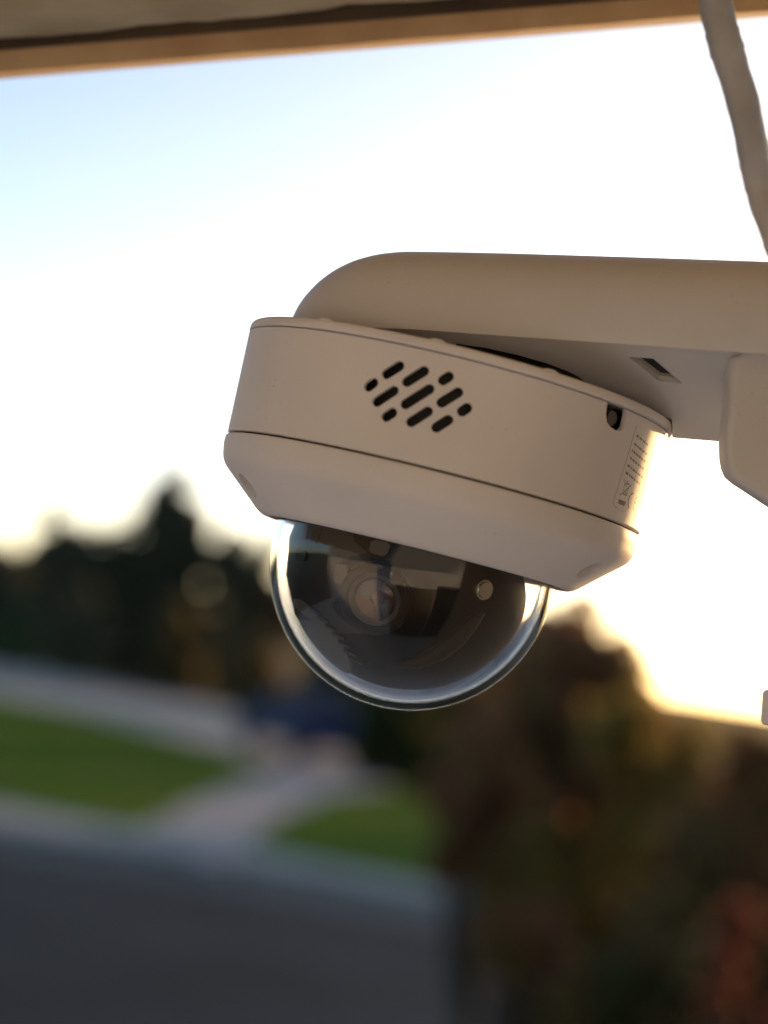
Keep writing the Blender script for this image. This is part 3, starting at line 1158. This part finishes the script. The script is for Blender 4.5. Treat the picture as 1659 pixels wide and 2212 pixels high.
TOPV = [(604, 790), (618, 730), (634, 687), (650, 656), (668, 632), (700, 600), (740, 573), (780, 556), (830, 544.5), (880, 540.5),
        (1020, 542.5), (1280, 550), (1659, 562.5), (1800, 567)]
CREV = [(604, 792), (634, 712), (720, 705), (880, 711), (1020, 722), (1357, 747), (1520, 760), (1659, 768), (1800, 776)]
HALF = [(604, 10), (618, 60), (634, 105), (650, 140), (668, 168), (700, 205), (740, 240), (780, 266), (830, 288), (880, 300), (1000, 306), (1800, 312)]
SHIFT = [(604, -40), (880, -10), (1200, 60), (1800, 190)]
FARV = [(604, 800), (720, 800), (1000, 880), (1300, 930), (1447, 945), (1560, 954), (1800, 975)]


def arm_pts(u):
    """section of the arm at reading u: list of camera-frame points"""
    w_, sh = interp(u, HALF), interp(u, SHIFT)
    X = (u - U0) * S * (1 - sh / FP)

    def Y(v, zt):
        return (V0 - v) / FP * (DREF - zt * S)
    yc, yt, yf = Y(interp(u, CREV), sh + w_), Y(interp(u, TOPV), sh + w_ * .45), Y(interp(u, FARV), sh - w_ * .06)
    yc, yf = min(yc, yt - 1e-4), min(yf, yt - 1.5e-4)
    front = [(1.0, 0), (1.012, .12), (1.012, .3), (.995, .45), (.95, .62), (.87, .76), (.75, .875), (.6, .95), (.42, .99), (.2, 1.0),
             (-.3, .995), (-.65, .94), (-.87, .8), (-.98, .6)]
    pts = [Vector((X, yc + (yt - yc) * t, -DREF + (sh + w_ * f) * S)) for f, t in front]
    pts.append(Vector((X, yf + .35 * (yt - yf), -DREF + (sh - w_ * .96) * S)))
    pts.append(Vector((X, yf + .04 * (yt - yf), -DREF + (sh - w_ * .18) * S)))
    pts.append(Vector((X, yf, -DREF + (sh - w_ * .06) * S)))
    lip = min(9 * S, (yt - yc) * .2)
    for t in (.25, .5, .75):
        pts.append(Vector((X, yf + (yc + lip - yf) * t, -DREF + (sh - w_ * .06 + w_ * 1.0 * t) * S)))
    pts.append(Vector((X, yc + lip, -DREF + (sh + w_ * .94) * S)))
    pts.append(Vector((X, yc, -DREF + (sh + w_ * .965) * S)))
    return pts


us = list(range(604, 700, 4)) + list(range(700, 900, 8)) + [900, 930, 1000, 1100, 1200, 1300, 1400, 1500, 1600, 1700, 1800]
bm = bmesh.new()
rows = [[bm.verts.new(p) for p in arm_pts(u)] for u in us]
for a_, b_ in zip(rows, rows[1:]):
    n = len(a_)
    for i in range(n):
        j = (i + 1) % n
        bm.faces.new([a_[i], a_[j], b_[j], b_[i]])
bm.faces.new(rows[0])
bm.faces.new(list(reversed(rows[-1])))
arm = from_bm('arm', bm, M['arm'], arm_root, 40)
bpy.context.view_layer.update()
# seat for the camera's ring, the hollow above it, and the cable slot
c1 = lathe_bm(px([(0, -120), (474, -120), (474, 5), (0, 5)]), 128)
bmesh.ops.transform(c1, matrix=LB, verts=c1.verts)


def under_hit(u, v, ua=1300, ub=1480, deep=0.0):
    """line of sight onto the sloping underside, taken as flat between two stations"""
    a_, b_, c_ = arm_pts(ua)[-2], arm_pts(ua)[16], arm_pts(ub)[-2]
    nn = (b_ - a_).cross(c_ - a_).normalized()
    if nn.y < 0:
        nn = -nn
    d_ = P(u, v, 1.0)
    return d_ * ((a_ + nn * deep * S).dot(nn) / d_.dot(nn)), nn


gap = [(985, 744), (1050, 752), (1120, 766), (1180, 782), (1225, 797), (1250, 809), (1270, 822), (1300, 850), (1120, 812), (975, 772)]
hol = [under_hit(*p, 1050, 1200) for p in gap]
hn_ = hol[0][1]
c2 = prism_bm([p - hn_ * 40 * S for p, _ in hol], hn_ * 90 * S)
sl = [(1357, 771), (1411, 774.5), (1474, 828), (1423, 823)]
pts = [under_hit(*p)[0] for p in sl]
nn = under_hit(*sl[0])[1]
c3 = prism_bm([p - nn * 30 * S for p in pts], nn * 46 * S)
cut(arm, [c1, c2, c3])
smooth(arm.data, 32)
# grey and black plates painting the shade inside slot and ring gap
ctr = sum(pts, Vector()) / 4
from_bm('slot_shade_plate', prism_bm([ctr + (p - ctr) * .99 + nn * 13 * S for p in pts], nn * 2.5 * S), M['slot_grey'], arm_root, None)
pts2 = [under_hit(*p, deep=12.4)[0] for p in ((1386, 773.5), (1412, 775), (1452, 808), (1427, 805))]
from_bm('slot_shade_black', prism_bm(pts2, nn * 1.2 * S), M['black'], arm_root, None)
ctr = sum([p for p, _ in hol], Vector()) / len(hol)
from_bm('gap_shade_plate', prism_bm([ctr + (p - ctr) * .985 + hn_ * 14 * S for p, _ in hol], hn_ * 30 * S), M['black'], arm_root, None)
# wall box at the right end
outl = [(1572, 772), (1568, 860), (1559, 955), (1560, 990), (1564, 1012), (1572, 1030), (1588, 1044), (1620, 1065), (1670, 1098), (1760, 1158), (1900, 1230),
        (2400, 1260), (2400, 735), (1640, 735)]
d_front = DREF - 425 * S
poly = [P(u + 9, v, d_front) for u, v in outl]
bm = prism_bm(poly, Vector((0, 0, -90 * S)))
bmesh.ops.recalc_face_normals(bm, faces=bm.faces)
fr = [e for e in bm.edges if all(abs(v.co.z - poly[0].z) < 1e-6 for v in e.verts)]
bmesh.ops.bevel(bm, geom=fr, offset=16 * S, segments=5, affect='EDGES', profile=.5)
from_bm('wall_box', bm, M['arm'], arm_root, 40)

# ------------------------------------------------------------------ cable
ctrl = [(1531, -130, .575), (1543, -10, .578), (1560, 70, .58), (1580, 140, .582), (1603, 215, .585), (1622, 300, .59), (1640, 385, .60), (1665, 475, .60), (1704, 560, .60),
        (1765, 650, .60), (1840, 730, .60)]
pp = [W(*c) for c in ctrl]
path_, rads = [], []
for i in range(len(pp) - 1):
    p0, p1, p2, p3 = pp[max(i - 1, 0)], pp[i], pp[i + 1], pp[min(i + 2, len(pp) - 1)]
    for k in range(10):
        t = k / 10
        path_.append(.5 * ((2 * p1) + (-p0 + p2) * t + (2 * p0 - 5 * p1 + 4 * p2 - p3) * t * t + (-p0 + 3 * p1 - 3 * p2 + p3) * t ** 3))
        s_ = i + t
        rads.append((35.5 + 1.0 * math.sin(s_ * 5.1) + 2.2 * noise.noise(Vector((s_ * 1.9, 1, 0))) + 2.4 * (noise.noise(Vector((s_ * 1.1, 7, 2))) > .12)) * .59 / FP)
base = path_[-1].copy()
cab = empty('cable', base)
tag(cab, 'thick grey wrapped cable dropping from the eave at upper right', 'cable')
from_bm('sheath', tube_bm([p - base for p in path_], rads, 18), M['cable'], cab, 50)
tp = []
trad = []
for i in range(26, 52):
    t = (i - 26) / 25
    a = t * 5 * math.pi
    d_ = (path_[i + 1] - path_[i]).normalized()
    e1 = d_.cross(Vector((0, 1, 0))).normalized()
    e2 = d_.cross(e1)
    tp.append(path_[i] - base + (e1 * math.cos(a) + e2 * math.sin(a)) * rads[i] * .86)
from_bm('wrap', tube_bm(tp, 6 * .59 / FP, 8), M['cable'], cab, 50)

# ------------------------------------------------------------------ small pale conduit end at the right edge
cp = W(1667, 1526, .56)
q = S
pipe_root = empty('conduit_stub', mat=Matrix.Translation(cp) @ MC.to_3x3().to_4x4())
tag(pipe_root, 'small pale plastic conduit end at the right edge below the bracket', 'conduit')
bm = lathe_bm([(0, 36 * q), (24 * q, 36 * q), (30 * q, 30 * q), (33 * q, -30 * q), (28 * q, -38 * q), (20 * q, -38 * q), (20 * q, -30 * q), (0, -30 * q)], 40)
bmesh.ops.transform(bm, matrix=Matrix.Translation((10 * q, 0, 0)) @ Matrix.Rotation(rad(-90), 4, 'X') @ Matrix.Rotation(rad(90), 4, 'X') @ Matrix.Rotation(rad(-90), 4, 'X'), verts=bm.verts)
from_bm('elbow', bm, M['plastic'], pipe_root, 35)
from_bm('pipe', tube_bm([(10 * q, 0, 0), (60 * q, 0, 0), (.13, -.004, 0)], 20 * q, 18), M['plastic'], pipe_root, 40)
